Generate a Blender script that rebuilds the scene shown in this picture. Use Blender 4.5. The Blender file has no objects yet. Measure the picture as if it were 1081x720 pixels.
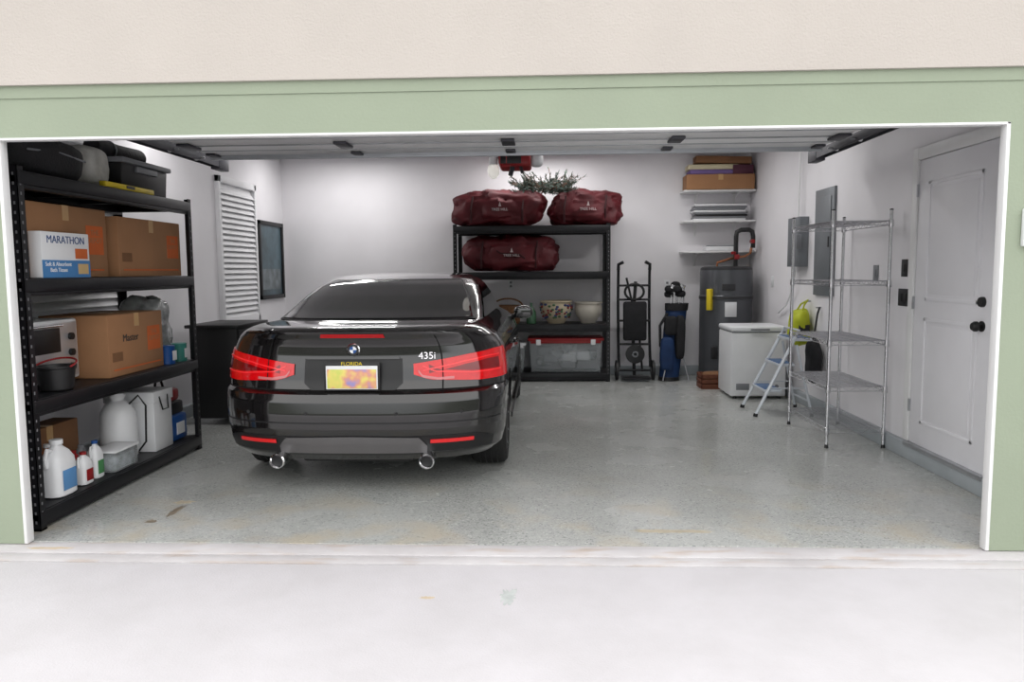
import bpy, bmesh, math, random
import numpy as np
from mathutils import Vector, Matrix, noise, Euler
random.seed(4)
S=bpy.context.scene
try:
    S.view_settings.view_transform='Standard'
except Exception: pass
# ------------------------------------------------ materials
MC={}
def mat(name,col,rough=.5,metal=0.,var=.06,scale=6.,bump=0.,coat=0.,trans=0.,alpha=1.,emit=0.,bscale=None,sheen=0.,ior=1.45):
    if name in MC: return MC[name]
    m=bpy.data.materials.new(name); m.use_nodes=True; nt=m.node_tree; N=nt.nodes; L=nt.links
    b=N['Principled BSDF']
    tc=N.new('ShaderNodeTexCoord'); nz=N.new('ShaderNodeTexNoise'); nz.inputs['Scale'].default_value=scale; nz.inputs['Detail'].default_value=5
    L.new(tc.outputs['Object'],nz.inputs['Vector'])
    mr=N.new('ShaderNodeMapRange'); mr.inputs['From Min'].default_value=.3; mr.inputs['From Max'].default_value=.7
    mr.inputs['To Min'].default_value=1-var; mr.inputs['To Max'].default_value=1+var
    L.new(nz.outputs['Fac'],mr.inputs['Value'])
    vm=N.new('ShaderNodeVectorMath'); vm.operation='SCALE'; vm.inputs[0].default_value=col[:3]
    L.new(mr.outputs['Result'],vm.inputs['Scale'])
    L.new(vm.outputs['Vector'],b.inputs['Base Color'])
    b.inputs['Roughness'].default_value=rough; b.inputs['Metallic'].default_value=metal
    b.inputs['Coat Weight'].default_value=coat; b.inputs['Coat Roughness'].default_value=.03
    b.inputs['Transmission Weight'].default_value=trans; b.inputs['Alpha'].default_value=alpha; b.inputs['IOR'].default_value=ior
    b.inputs['Sheen Weight'].default_value=sheen
    if emit>0:
        b.inputs['Emission Color'].default_value=(*col[:3],1); b.inputs['Emission Strength'].default_value=emit
    if bump>0:
        n2=N.new('ShaderNodeTexNoise'); n2.inputs['Scale'].default_value=bscale or scale*8; n2.inputs['Detail'].default_value=4
        L.new(tc.outputs['Object'],n2.inputs['Vector'])
        bp=N.new('ShaderNodeBump'); bp.inputs['Strength'].default_value=bump; bp.inputs['Distance'].default_value=.01
        L.new(n2.outputs['Fac'],bp.inputs['Height']); L.new(bp.outputs['Normal'],b.inputs['Normal'])
    MC[name]=m; return m
def c(r,g,b):  # sRGB 0-255 -> linear
    f=lambda v:(v/255/12.92) if v/255<.04045 else ((v/255+.055)/1.055)**2.4
    return (f(r),f(g),f(b))
WALLI=mat('interior_paint',c(228,226,229),.6,var=.03,scale=2,bump=.08,bscale=120)
CEIL=mat('ceiling_paint',c(222,221,222),.8,var=.03)
GREEN=mat('sage_green_paint',c(146,156,136),.6,var=.05,scale=1.5,bump=.2,bscale=60)
CREAM=mat('cream_stucco',c(188,181,174),.85,var=.03,scale=2,bump=.35,bscale=90)
WTRIM=mat('white_trim',c(226,226,226),.45,var=.03,scale=4)
WDOOR=mat('white_door_paint',c(230,229,233),.4,var=.015)
BLKM=mat('black_powdercoat',(.010,.010,.012),.42,metal=.2,var=.15,scale=20)
BLKH=mat('rack_hole_grey',(.16,.16,.17),.6)
CHR=mat('chrome_wire',(.60,.60,.62),.25,metal=1.)
CHROME=mat('chrome',(.85,.85,.86),.08,metal=1.)
STEEL=mat('galvanised_steel',(.46,.47,.49),.4,metal=.8,var=.1)
TRACK=mat('dark_track_steel',(.07,.07,.08),.5,metal=.5)
CARD=mat('cardboard',c(156,114,80),.85,var=.07,scale=5,bump=.1)
CARD2=mat('cardboard_dark',c(124,88,60),.85,var=.08,scale=5,bump=.1)
ORANGE=mat('orange_print',c(196,98,48),.8)
WHITEP=mat('white_plastic',c(222,223,225),.35,var=.03)
GREYP=mat('grey_plastic',c(120,122,126),.5)
BLKP=mat('black_plastic',(.012,.012,.013),.45,var=.1)
RUBBER=mat('tire_rubber',(.012,.012,.012),.75,var=.15,bump=.3,scale=30)
BLUEP=mat('blue_plastic',c(30,76,140),.4)
REDP=mat('red_plastic',c(140,24,28),.4)
YEL=mat('yellow_plastic',c(215,190,40),.5)
YELG=mat('yellow_green_bag',c(178,186,34),.6,bump=.3,scale=10)
MAROON=mat('maroon_nylon',c(80,10,20),.62,var=.3,scale=5,bump=1.,bscale=11)
BLKF=mat('black_fabric',(.014,.014,.016),.8,var=.2,bump=.6,scale=8)
NAVY=mat('blue_fabric',c(20,50,92),.7,var=.2,bump=.4,scale=8)
PLEAF=mat('fir_needles',c(66,78,70),.85,var=.4,scale=30)
CLEAR=mat('clear_plastic',(.80,.84,.86),.18,trans=.75,var=.03,ior=1.2)
FILL=mat('stored_linens',c(150,155,158),.8,var=.5,scale=14)
BRICK=mat('rust_brown',c(104,60,42),.8,var=.2,scale=12)
COPPER=mat('copper_pipe',(.50,.22,.12),.35,metal=1.)
HEATER=mat('heater_grey',c(88,90,94),.35,metal=.4,var=.04)
HEATD=mat('heater_dark',(.03,.03,.033),.45)
CERAM=mat('cream_ceramic',c(190,176,150),.4,var=.08)
CERAM2=mat('grey_ceramic',c(192,186,174),.4,var=.08)
WICK=mat('wicker',c(112,78,50),.8,var=.35,scale=40,bump=.6)
BOTG=mat('green_glass_bottle',c(64,100,74),.2)
PANEL=mat('grey_panel_steel',c(118,122,126),.45,metal=.2,var=.03)
CONCP=mat('painted_curb',c(158,164,168),.45,var=.1,scale=5)
LAD=mat('ladder_white',c(205,210,216),.35,metal=.2)
LADB=mat('ladder_blue_tread',c(70,100,140),.5)
PRINT=mat('poster_print',c(70,88,96),.35,var=.7,scale=3)
SHUT=mat('shutter_white',c(230,230,232),.5,var=.02)
BULB=mat('bulb_glass',(1,.97,.9),.3,emit=.35)
SIL=mat('brushed_silver',(.62,.62,.64),.35,metal=.6)
# floor
def floor_mat():
    m=bpy.data.materials.new('epoxy_flake_floor'); m.use_nodes=True; nt=m.node_tree;N=nt.nodes;L=nt.links;b=N['Principled BSDF']
    tc=N.new('ShaderNodeTexCoord')
    v=N.new('ShaderNodeTexVoronoi'); v.inputs['Scale'].default_value=110; L.new(tc.outputs['Object'],v.inputs['Vector'])
    r=N.new('ShaderNodeValToRGB'); e=r.color_ramp.elements
    e[0].position=.0; e[0].color=(*c(138,141,140),1); e[1].position=1; e[1].color=(*c(204,205,202),1)
    for p,k in ((.12,c(171,173,171)),(.5,c(180,182,179)),(.88,c(183,185,182))):
        q=e.new(p); q.color=(*k,1)
    sp=N.new('ShaderNodeSeparateColor'); L.new(v.outputs['Color'],sp.inputs['Color']); L.new(sp.outputs['Red'],r.inputs['Fac'])
    n=N.new('ShaderNodeTexNoise'); n.inputs['Scale'].default_value=1.3; n.inputs['Detail'].default_value=7; L.new(tc.outputs['Object'],n.inputs['Vector'])
    r2=N.new('ShaderNodeValToRGB'); r2.color_ramp.elements[0].position=.35; r2.color_ramp.elements[0].color=(.85,.85,.84,1); r2.color_ramp.elements[1].position=.65; r2.color_ramp.elements[1].color=(1.03,1.03,1.03,1)
    L.new(n.outputs['Fac'],r2.inputs['Fac'])
    mx=N.new('ShaderNodeMix'); mx.data_type='RGBA'; mx.blend_type='MULTIPLY'; mx.inputs['Factor'].default_value=1
    L.new(r.outputs['Color'],mx.inputs['A']); L.new(r2.outputs['Color'],mx.inputs['B'])
    n3=N.new('ShaderNodeTexNoise'); n3.inputs['Scale'].default_value=2.4; n3.inputs['Detail'].default_value=8; L.new(tc.outputs['Object'],n3.inputs['Vector'])
    r3=N.new('ShaderNodeValToRGB'); r3.color_ramp.elements[0].position=.50; r3.color_ramp.elements[0].color=(0,0,0,1); r3.color_ramp.elements[1].position=.64; r3.color_ramp.elements[1].color=(.7,.7,.7,1)
    L.new(n3.outputs['Fac'],r3.inputs['Fac'])
    sx=N.new('ShaderNodeSeparateXYZ'); L.new(tc.outputs['Object'],sx.inputs['Vector'])
    mr=N.new('ShaderNodeMapRange'); mr.inputs['From Min'].default_value=.1; mr.inputs['From Max'].default_value=1.5; mr.inputs['To Min'].default_value=1; mr.inputs['To Max'].default_value=0
    L.new(sx.outputs['Y'],mr.inputs['Value'])
    mm=N.new('ShaderNodeMath'); mm.operation='MULTIPLY'; L.new(r3.outputs['Color'],mm.inputs[0]); L.new(mr.outputs['Result'],mm.inputs[1])
    m2=N.new('ShaderNodeMix'); m2.data_type='RGBA'; m2.inputs['B'].default_value=(*c(184,174,154),1)
    L.new(mm.outputs['Value'],m2.inputs['Factor']); L.new(mx.outputs['Result'],m2.inputs['A'])
    L.new(m2.outputs['Result'],b.inputs['Base Color'])
    rr=N.new('ShaderNodeMapRange'); rr.inputs['To Min'].default_value=.17; rr.inputs['To Max'].default_value=.36; L.new(n.outputs['Fac'],rr.inputs['Value']); L.new(rr.outputs['Result'],b.inputs['Roughness'])
    b.inputs['Coat Weight'].default_value=.25; b.inputs['Coat Roughness'].default_value=.1
    bp=N.new('ShaderNodeBump'); bp.inputs['Strength'].default_value=.06; bp.inputs['Distance'].default_value=.003
    L.new(v.outputs['Distance'],bp.inputs['Height']); L.new(bp.outputs['Normal'],b.inputs['Normal'])
    return m
def conc_mat(name,a,bc,stain=None,lo=.56):
    m=bpy.data.materials.new(name); m.use_nodes=True; nt=m.node_tree;N=nt.nodes;L=nt.links;b=N['Principled BSDF']
    tc=N.new('ShaderNodeTexCoord'); n=N.new('ShaderNodeTexNoise'); n.inputs['Scale'].default_value=1.6; n.inputs['Detail'].default_value=9; n.inputs['Roughness'].default_value=.65
    L.new(tc.outputs['Object'],n.inputs['Vector'])
    r=N.new('ShaderNodeValToRGB'); r.color_ramp.elements[0].position=.3; r.color_ramp.elements[0].color=(*a,1); r.color_ramp.elements[1].position=.62; r.color_ramp.elements[1].color=(*bc,1)
    L.new(n.outputs['Fac'],r.inputs['Fac']); out=r.outputs['Color']
    if stain:
        mp=N.new('ShaderNodeMapping'); mp.inputs['Scale'].default_value=(1,4,1); L.new(tc.outputs['Object'],mp.inputs['Vector'])
        n2=N.new('ShaderNodeTexNoise'); n2.inputs['Scale'].default_value=3; n2.inputs['Detail'].default_value=8; L.new(mp.outputs['Vector'],n2.inputs['Vector'])
        r2=N.new('ShaderNodeValToRGB'); r2.color_ramp.elements[0].position=lo; r2.color_ramp.elements[0].color=(0,0,0,1); r2.color_ramp.elements[1].position=.8; r2.color_ramp.elements[1].color=(.8,.8,.8,1)
        L.new(n2.outputs['Fac'],r2.inputs['Fac'])
        mx=N.new('ShaderNodeMix'); mx.data_type='RGBA'; mx.inputs['B'].default_value=(*stain,1); L.new(r2.outputs['Color'],mx.inputs['Factor']); L.new(out,mx.inputs['A']); out=mx.outputs['Result']
    L.new(out,b.inputs['Base Color']); b.inputs['Roughness'].default_value=.9
    n4=N.new('ShaderNodeTexNoise'); n4.inputs['Scale'].default_value=120; L.new(tc.outputs['Object'],n4.inputs['Vector'])
    bp=N.new('ShaderNodeBump'); bp.inputs['Strength'].default_value=.3; bp.inputs['Distance'].default_value=.004; L.new(n4.outputs['Fac'],bp.inputs['Height']); L.new(bp.outputs['Normal'],b.inputs['Normal'])
    return m
FLOOR=floor_mat()
DRIVE=conc_mat('driveway_concrete',c(198,195,197),c(208,205,208))
APRON=conc_mat('apron_concrete',c(178,174,175),c(200,197,198),c(172,148,124),.53)
# ------------------------------------------------ mesh builder
class B:
    def __init__(s,name,parent=None): s.name=name; s.bm=bmesh.new(); s.mats=[]; s.parent=parent
    def mi(s,m):
        if m not in s.mats: s.mats.append(m)
        return s.mats.index(m)
    def add(s,bm2,m,M=None):
        i=s.mi(m)
        if M is not None: bmesh.ops.transform(bm2,matrix=M,verts=bm2.verts)
        for f in bm2.faces: f.material_index=i
        me=bpy.data.meshes.new('t'); bm2.to_mesh(me); s.bm.from_mesh(me); bpy.data.meshes.remove(me); bm2.free()
    def box(s,mn,mx,m,bev=0.,rot=None,seg=2):
        cx=[(a+b)/2 for a,b in zip(mn,mx)]; sz=[abs(b-a) for a,b in zip(mn,mx)]
        b2=bmesh.new(); bmesh.ops.create_cube(b2,size=1); bmesh.ops.scale(b2,vec=sz,verts=b2.verts)
        if bev>0: bmesh.ops.bevel(b2,geom=b2.edges[:],offset=min(bev,min(sz)*.45),segments=seg,profile=.5,affect='EDGES')
        M=Matrix.Translation(cx)
        if rot: M=M@Euler(rot).to_matrix().to_4x4()
        s.add(b2,m,M)
    def grid(s,P,m,cu=False,cv=False,caps=False):
        b2=bmesh.new(); V=[[b2.verts.new(p) for p in row] for row in P]; nu=len(V); nv=len(V[0])
        for i in range(nu-(0 if cu else 1)):
            for j in range(nv-(0 if cv else 1)):
                a,b,c_,d=V[i][j],V[(i+1)%nu][j],V[(i+1)%nu][(j+1)%nv],V[i][(j+1)%nv]
                try: b2.faces.new((a,b,c_,d))
                except Exception: pass
        if caps:
            for r in (V[0],V[-1]):
                try: b2.faces.new(r)
                except Exception: pass
        bmesh.ops.remove_doubles(b2,verts=b2.verts,dist=1e-6)
        bmesh.ops.recalc_face_normals(b2,faces=b2.faces)
        s.add(b2,m)
    def cyl(s,p0,p1,r0,m,r1=None,seg=20):
        r1=r0 if r1 is None else r1
        p0=Vector(p0);p1=Vector(p1);d=(p1-p0).normalized(); u=d.orthogonal().normalized(); v=d.cross(u)
        P=[[p+(u*math.cos(t)+v*math.sin(t))*r for t in [2*math.pi*k/seg for k in range(seg)]] for p,r in ((p0,r0),(p1,r1))]
        s.grid(P,m,cv=True,caps=True)
    def lathe(s,prof,o,m,axis='z',seg=32,fn=None):
        P=[]
        for r,z in prof:
            row=[]
            for k in range(seg):
                t=2*math.pi*k/seg; a,b=max(r,1e-4)*math.cos(t),max(r,1e-4)*math.sin(t)
                v={'z':(a,b,z),'y':(a,z,b),'x':(z,a,b)}[axis]; row.append(Vector(v)+Vector(o))
            P.append(row)
        s.grid(P,m,cv=True,caps=True)
    def tube(s,pts,r,m,seg=8,closed=False):
        pts=[Vector(p) for p in pts]; n=len(pts); P=[]; u=None
        for i,p in enumerate(pts):
            a=pts[(i-1)%n] if (closed or i>0) else p; b=pts[(i+1)%n] if (closed or i<n-1) else p
            d=(b-a).normalized()
            u=d.orthogonal().normalized() if u is None else (u-d*u.dot(d)).normalized()
            v=d.cross(u)
            P.append([p+(u*math.cos(2*math.pi*k/seg)+v*math.sin(2*math.pi*k/seg))*r for k in range(seg)])
        s.grid(P,m,cu=closed,cv=True,caps=not closed)
    def prism(s,pts,vec,m,bev=0.):
        b2=bmesh.new(); vec=Vector(vec); A=[b2.verts.new(p) for p in pts]; f=b2.faces.new(A)
        r=bmesh.ops.extrude_face_region(b2,geom=[f]); bmesh.ops.translate(b2,vec=vec,verts=[g for g in r['geom'] if isinstance(g,bmesh.types.BMVert)])
        bmesh.ops.recalc_face_normals(b2,faces=b2.faces)
        if bev>0: bmesh.ops.bevel(b2,geom=b2.edges[:],offset=bev,segments=2,profile=.5,affect='EDGES')
        s.add(b2,m)
    def blob(s,cn,sz,m,e=.5,amp=.03,fr=3.,nu=40,nv=24,seed=0,flat=None,sag=0.):
        P=[]
        sg=lambda v,p: math.copysign(abs(v)**p,v)
        for i in range(nv+1):
            ph=-math.pi/2+math.pi*i/nv; row=[]
            for j in range(nu):
                th=2*math.pi*j/nu
                v=Vector((sz[0]/2*sg(math.cos(ph),e)*sg(math.cos(th),e),sz[1]/2*sg(math.cos(ph),e)*sg(math.sin(th),e),sz[2]/2*sg(math.sin(ph),e)))
                q=Vector((v.x+seed*7.3,v.y,v.z))*fr
                d=noise.noise(q)+.5*noise.noise(q*2.3)+.35*abs(noise.noise(q*1.6))
                if sag: d+=.35*(1-2*abs(noise.noise(q*3.1)))-.2
                v=v+v.normalized()*amp*d
                if sag and v.z>0: v.z*=1-sag*(2*v.x/sz[0])**2-sag*.5*noise.noise(Vector((v.x*4+seed,0,0)))
                if flat is not None: v.z=max(v.z,-sz[2]/2*flat)
                row.append(v+Vector(cn))
            P.append(row)
        s.grid(P,m,cv=True)
    def text(s,t,size,loc,rot,m,ext=.001,align='CENTER'):
        cu=bpy.data.curves.new('t','FONT'); cu.body=t; cu.size=size; cu.extrude=ext; cu.align_x=align; cu.align_y='CENTER'
        ob=bpy.data.objects.new('t',cu); S.collection.objects.link(ob); dg=bpy.context.evaluated_depsgraph_get()
        me=bpy.data.meshes.new_from_object(ob.evaluated_get(dg)); b2=bmesh.new(); b2.from_mesh(me)
        bpy.data.objects.remove(ob); bpy.data.meshes.remove(me); bpy.data.curves.remove(cu)
        s.add(b2,m,Matrix.Translation(loc)@Euler(rot).to_matrix().to_4x4())
    def done(s,loc=(0,0,0),rz=0.,ang=35,center=True):
        me=bpy.data.meshes.new(s.name); s.bm.to_mesh(me); s.bm.free()
        for m in s.mats: me.materials.append(m)
        for p in me.polygons: p.use_smooth=True
        me.set_sharp_from_angle(angle=math.radians(ang))
        ob=bpy.data.objects.new(s.name,me); S.collection.objects.link(ob); ob.location=loc; ob.rotation_euler=(0,0,rz)
        if s.parent is not None: ob.parent=s.parent
        return ob
def empty(name,loc=(0,0,0),rz=0):
    e=bpy.data.objects.new(name,None); S.collection.objects.link(e); e.location=loc; e.rotation_euler=(0,0,rz); e.empty_display_size=.1; return e
FY=(math.pi/2,0,0); FX=(math.pi/2,0,math.pi/2); FXN=(math.pi/2,0,-math.pi/2)
# ------------------------------------------------ dims
XL,XR,LY,CH=-3.25,2.97,6.40,2.95
W,H,HG=2.465,2.085,2.335
WT=.045
# ------------------------------------------------ room shell
def simple(name,mn,mx,m,bev=0):
    b=B(name); b.box(mn,mx,m,bev); return b.done()
simple('floor',(XL-.1,.04,-.2),(XR+.1,LY+.1,0),FLOOR)
simple('ceiling',(XL-.1,.0,CH),(XR+.1,LY+.1,CH+.1),CEIL)
simple('wall_left',(XL-.12,WT+.001,0),(XL,LY+.1,CH),WALLI)
simple('wall_right',(XR,WT+.001,0),(XR+.12,LY+.1,CH),WALLI)
simple('wall_back',(XL,LY,0),(XR,LY+.12,CH),WALLI)
b=B('wall_front')
for sx in (-1,1):
    x0,x1=sorted((sx*W,sx*6.0)); b.box((x0,0,0),(x1,WT-.01,HG),GREEN)
    b.box((x0,WT-.01,0),(x1,WT,CH),WALLI)
b.box((-W,0,H),(W,WT-.01,HG),GREEN); b.box((-W,WT-.01,H),(W,WT,CH),WALLI)
b.box((-6,-.006,HG-.06),(6,0.0,HG),GREEN)
b.box((-6,-.025,HG),(6,WT-.01,4.2),CREAM)
b.done()
b=B('trim_1')
for sx in (-1,1):
    x0,x1=sorted((sx*(W-.018),sx*W)); b.box((x0,-.004,0),(x1,WT+.005,H),WTRIM,.003)
b.box((-W,-.004,H-.012),(W,WT+.005,H),WTRIM,.003)
b.done()
b=B('garage_apron'); b.box((-6,-.10,-.2),(6,.04,-.004),APRON,.006); b.box((-6,-.20,-.2),(6,-.101,-.010),APRON,.004); b.done()
b=B('driveway'); b.box((-9,-14,-.2),(9,-.208,-.012),DRIVE,.008); b.done()
def stain(name,cx,cy,sx,sy,m,seed,z):
    b=B(name); n=40; pts=[]
    for k in range(n):
        t=2*math.pi*k/n; r=.5+.6*abs(noise.noise(Vector((math.cos(t)*2+seed,math.sin(t)*2,seed))))+.35*noise.noise(Vector((math.cos(t)*5+seed,math.sin(t)*5,0)))
        pts.append((cx+sx*r*math.cos(t),cy+sy*r*math.sin(t),z))
    b.prism(pts,(0,0,.0008),m); return b.done()
ST1=mat('floor_stain_brown',c(128,116,100),.5,var=.3,scale=20); ST2=mat('concrete_patch_grey',c(178,182,180),.9,var=.15,scale=20)
ST3=mat('rust_stain',c(196,180,156),.9,var=.1); ST4=mat('floor_stain_tan',c(176,166,146),.5,var=.15,scale=14)
stain('floor_stain',-1.93,.55,.035,.17,ST1,1,.0002); stain('floor_stain',-1.98,.36,.05,.04,ST1,5,.0002)
stain('floor_stain',-1.96,.72,.09,.05,ST4,8,.0002); stain('floor_stain',.95,.25,.35,.04,ST4,11,.0002)
stain('concrete_patch',.10,-.56,.05,.12,ST2,2,-.0118)
stain('rust_stain',-2.30,-.05,.20,.022,ST3,3,-.0038); stain('rust_stain',-.25,-.58,.05,.02,ST3,7,-.0118)
# curbs at the wall feet
b=B('baseboard_right'); b.box((XR-.05,.13,0),(XR,LY,.12),CONCP,.006); b.done()
b=B('baseboard_left'); b.box((XL,.13,0),(XL+.05,LY,.12),CONCP,.006); b.done()
b=B('baseboard_back'); b.box((XL+.05,LY-.05,0),(XR-.05,LY,.12),CONCP,.006); b.done()
# ------------------------------------------------ entry door
b=B('door_1')
y0,y1,z0,z1=.90,1.86,.13,2.16; X=XR
b.box((X-.022,y0,z0),(X-.001,y1,z1),WDOOR,.002)
for a,bb in ((z0+.16,z0+.92),(z0+1.04,z1-.16)):
    p0,p1=y0+.15,y1-.15
    for q in ((p0,a,p1,a+.025),(p0,bb-.025,p1,bb),(p0,a,p0+.025,bb),(p1-.025,a,p1,bb)):
        b.box((X-.028,q[0],q[1]),(X-.02,q[2],q[3]),WDOOR,.004)
    b.box((X-.026,p0+.05,a+.05),(X-.02,p1-.05,bb-.05),WDOOR,.004)
for q in ((y0-.08,z0,y0-.005,z1+.09),(y1+.005,z0,y1+.08,z1+.09)):
    b.box((X-.035,q[0],q[1]),(X-.001,q[2],q[3]),WTRIM,.006)
b.box((X-.035,y0-.005,z1+.005),(X-.001,y1+.005,z1+.09),WTRIM,.006)
b.lathe([(.0,-.085),(.022,-.085),(.032,-.07),(.032,-.055),(.02,-.045),(.012,-.04),(.012,-.03),(.033,-.03),(.033,-.02)],(X,1.0,1.04),BLKP,axis='x')
b.lathe([(.0,-.045),(.028,-.045),(.032,-.035),(.032,-.02)],(X,1.0,1.19),BLKP,axis='x')
for z in (.4,1.15,1.95): b.box((X-.037,y1-.004,z-.045),(X-.02,y1+.008,z+.045),STEEL)
b.box((X-.06,y0-.02,.10),(X-.001,y1+.02,.13),STEEL,.004)
b.done()
# ------------------------------------------------ windows with shutters
def shutter(name,y0,y1,z0,z1):
    b=B(name); X=XL
    b.box((X,y0,z0),(X+.05,y0+.05,z1),SHUT,.004); b.box((X,y1-.05,z0),(X+.05,y1,z1),SHUT,.004)
    b.box((X,y0,z1-.07),(X+.05,y1,z1),SHUT,.004); b.box((X,y0,z0),(X+.05,y1,z0+.07),SHUT,.004)
    b.box((X+.001,y0,z0),(X+.004,y1,z1),SHUT)
    n=int((z1-z0-.14)/.062)
    for i in range(n):
        z=z0+.07+.062*(i+.5)
        b.box((X+.027-.034,y0+.05,z-.004),(X+.027+.034,y1-.05,z+.004),SHUT,.003,rot=(0,1.02,0))
    return b.done()
shutter('window_1',4.30,5.35,.83,2.45)
shutter('window_2',1.10,2.35,.83,2.45)
b=B('framed_poster')
y0,y1,z0,z1=5.46,6.30,1.07,2.05; X=XL+.001
b.box((X,y0,z0),(X+.012,y1,z1),PRINT)
for q in ((y0,z0,y1,z0+.05),(y0,z1-.05,y1,z1),(y0,z0,y0+.05,z1),(y1-.05,z0,y1,z1)): b.box((X,q[0],q[1]),(X+.035,q[2],q[3]),BLKP,.004)
b.box((X+.012,y0+.1,z0+.12),(X+.0135,y1-.1,z0+.38),mat('poster_lower_grey',c(110,118,122),.4,var=.4,scale=8))
b.done()
# ------------------------------------------------ steel racks
def rack(name,loc,rz,zs=(1.96,1.385,.725,.11)):
    b=B(name); Lx,D=1.96,.60
    for x,sx in ((0,1),(Lx,-1)):
        for y,sy in ((0,1),(D,-1)):
            b.box((x,y,0),(x+sx*.05,y+sy*.004,1.98),BLKM); b.box((x,y,0),(x+sx*.004,y+sy*.05,1.98),BLKM)
            b.box((x,y,0),(x+sx*.055,y+sy*.055,.012),BLKP)
            for k in range(38):
                z=.05+k*.051
                b.box((x+sx*.018,y-sy*.001,z-.008),(x+sx*.028,y+sy*.001,z+.008),BLKH)
                b.box((x-sx*.001,y+sy*.018,z-.008),(x+sx*.001,y+sy*.028,z+.008),BLKH)
    for z in zs:
        for y,sy in ((0,1),(D,-1)):
            yy=sorted((y-sy*.004,y+sy*.03)); b.box((.006,yy[0],z-.075),(Lx-.006,yy[1],z-.005),BLKM,.006)
            b.box((.006,min(y+sy*.006,y+sy*.05),z-.095),(Lx-.006,max(y+sy*.006,y+sy*.05),z-.07),BLKM,.003)
        for x,sx in ((0,1),(Lx,-1)):
            xx=sorted((x,x+sx*.03)); b.box((xx[0],.006,z-.075),(xx[1],D-.006,z-.005),BLKM,.006)
        for k in (1,2,3): b.box((Lx*k/4-.02,.02,z-.05),(Lx*k/4+.02,D-.02,z-.02),BLKM)
        b.box((.01,.01,z-.02),(Lx-.01,D-.01,z),BLKM,.002)
    return b.done(loc,rz)
rack('storage_rack',(-2.50,.18,0),math.pi/2)
rack('storage_rack',(-.87,5.73,0),0)
LS=(1.962,1.387,.727,.112)
# ------------------------------------------------ boxes
def cbox(name,mn,mx,m=CARD,face='x',logo=True,txt=None):
    b=B(name); b.box(mn,mx,m,.006)
    x0,y0,z0=mn;x1,y1,z1=mx
    tape=mat('packing_tape',c(186,150,104),.3)
    if face=='x':
        X=x1+.001; b.box((x0+.0,(y0+y1)/2-.03,z1-.001),(x1,(y0+y1)/2+.03,z1+.001),tape)
        b.box((X-.001,(y0+y1)/2-.03,z1-.09),(X+.0005,(y0+y1)/2+.03,z1),tape)
        if logo:
            h=(z1-z0); s=h*.42; yc=y1-s*.75; zc=z0+h*.54
            b.box((X-.001,yc-s/2,zc-s/2),(X+.001,yc+s/2,zc+s/2),ORANGE)
            b.text("THE\nDEPOT",s*.27,(X+.001,yc,zc+s*.12),FX,m)
            b.box((X-.001,y0+.05,z0+.04),(X+.001,y1-.05,z0+.05),ORANGE)
        if txt: b.text(txt,.07,(X+.001,y0+(y1-y0)*.38,z0+(z1-z0)*.6),FX,mat('ink_black',(.03,.03,.03),.8))
        b.box((X-.001,y0+.04,z0+.10),(X+.0006,y0+.16,z0+.16),mat('print_brown',c(120,84,56),.9))
    else:
        b.box(((x0+x1)/2-.03,y0-.001,z1-.07),((x0+x1)/2+.03,y0,z1),tape); b.box(((x0+x1)/2-.03,y0,z1-.001),((x0+x1)/2+.03,y1,z1+.001),tape)
    return b.done()
z=LS[1]
cbox('cardboard_box',(-3.06,.30,z),(-2.60,1.14,z+.43))
cbox('cardboard_box',(-3.04,1.20,z),(-2.56,2.06,z+.40),logo=True)
b=B('tissue_carton'); b.box((-2.59,.36,z),(-2.515,.80,z+.26),WHITEP,.004)
X=-2.515
b.box((X-.001,.36,z+.0),(X+.001,.80,z+.10),mat('carton_blue',c(66,122,176),.5)); b.text("MARATHON",.062,(X+.001,.58,z+.215),FX,mat('ink_blue',c(40,70,120),.6))
b.text("Soft & Absorbent\nBath Tissue",.033,(X+.002,.50,z+.06),FX,WHITEP); b.box((X-.001,.66,z+.11),(X+.001,.78,z+.17),ORANGE)
b.box((X-.001,.68,z+.02),(X+.002,.78,z+.08),mat('label_tan',c(200,170,120),.6)); b.done()
z=LS[2]
cbox('cardboard_box',(-3.02,1.02,z),(-2.56,1.72,z+.41),m=CARD,txt="Master")
b=B('toaster_oven')
b.box((-3.04,.42,z+.02),(-2.74,.99,z+.40),WHITEP,.015); b.box((-2.745,.44,z+.04),(-2.735,.97,z+.38),SIL,.006); b.box((-2.737,.50,z+.20),(-2.730,.80,z+.35),BLKP,.004)
b.tube([(-2.715,.50,z+.365),(-2.715,.80,z+.365)],.008,CHR); 
for k in (.10,.19,.29): b.cyl((-2.74,.90,z+k),(-2.715,.90,z+k),.022,BLKP)
for yy in (.46,.94):
    for xx in (-3.0,-2.78): b.cyl((xx,yy,z),(xx,yy,z+.025),.015,BLKP)
b.done()
b=B('red_handled_bucket'); b.lathe([(.0,.0),(.08,.0),(.09,.01),(.105,.13),(.112,.135),(.112,.145),(.102,.145),(.08,.02),(0,.015)],(-2.608,.55,z+.001),BLKP)
b.tube([(-2.608+.11*math.cos(t),.55+.11*math.sin(t),z+.15+.03*math.sin(t)) for t in [math.pi*k/12 for k in range(-1,14)]],.006,REDP); b.done()
b=B('clear_plastic_bag'); b.blob((-2.78,1.92,z+.25),(.30,.30,.46),mat('bag_film',(.30,.31,.31),.15,var=.6,scale=9,bump=1.,bscale=20,coat=1.),e=.6,amp=.05,fr=7,seed=2,flat=.95); b.done()
b=B('paint_can')
for yy,mm in ((1.80,BLUEP),(1.99,mat('teal_can',c(60,130,120),.4))):
    b.lathe([(0,0),(.055,0),(.055,.13),(.058,.135),(.05,.14),(0,.138)],(-2.575,yy,z),mm)
    b.box((-2.518,yy-.03,z+.03),(-2.515,yy+.03,z+.10),WHITEP)
b.done()
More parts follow.
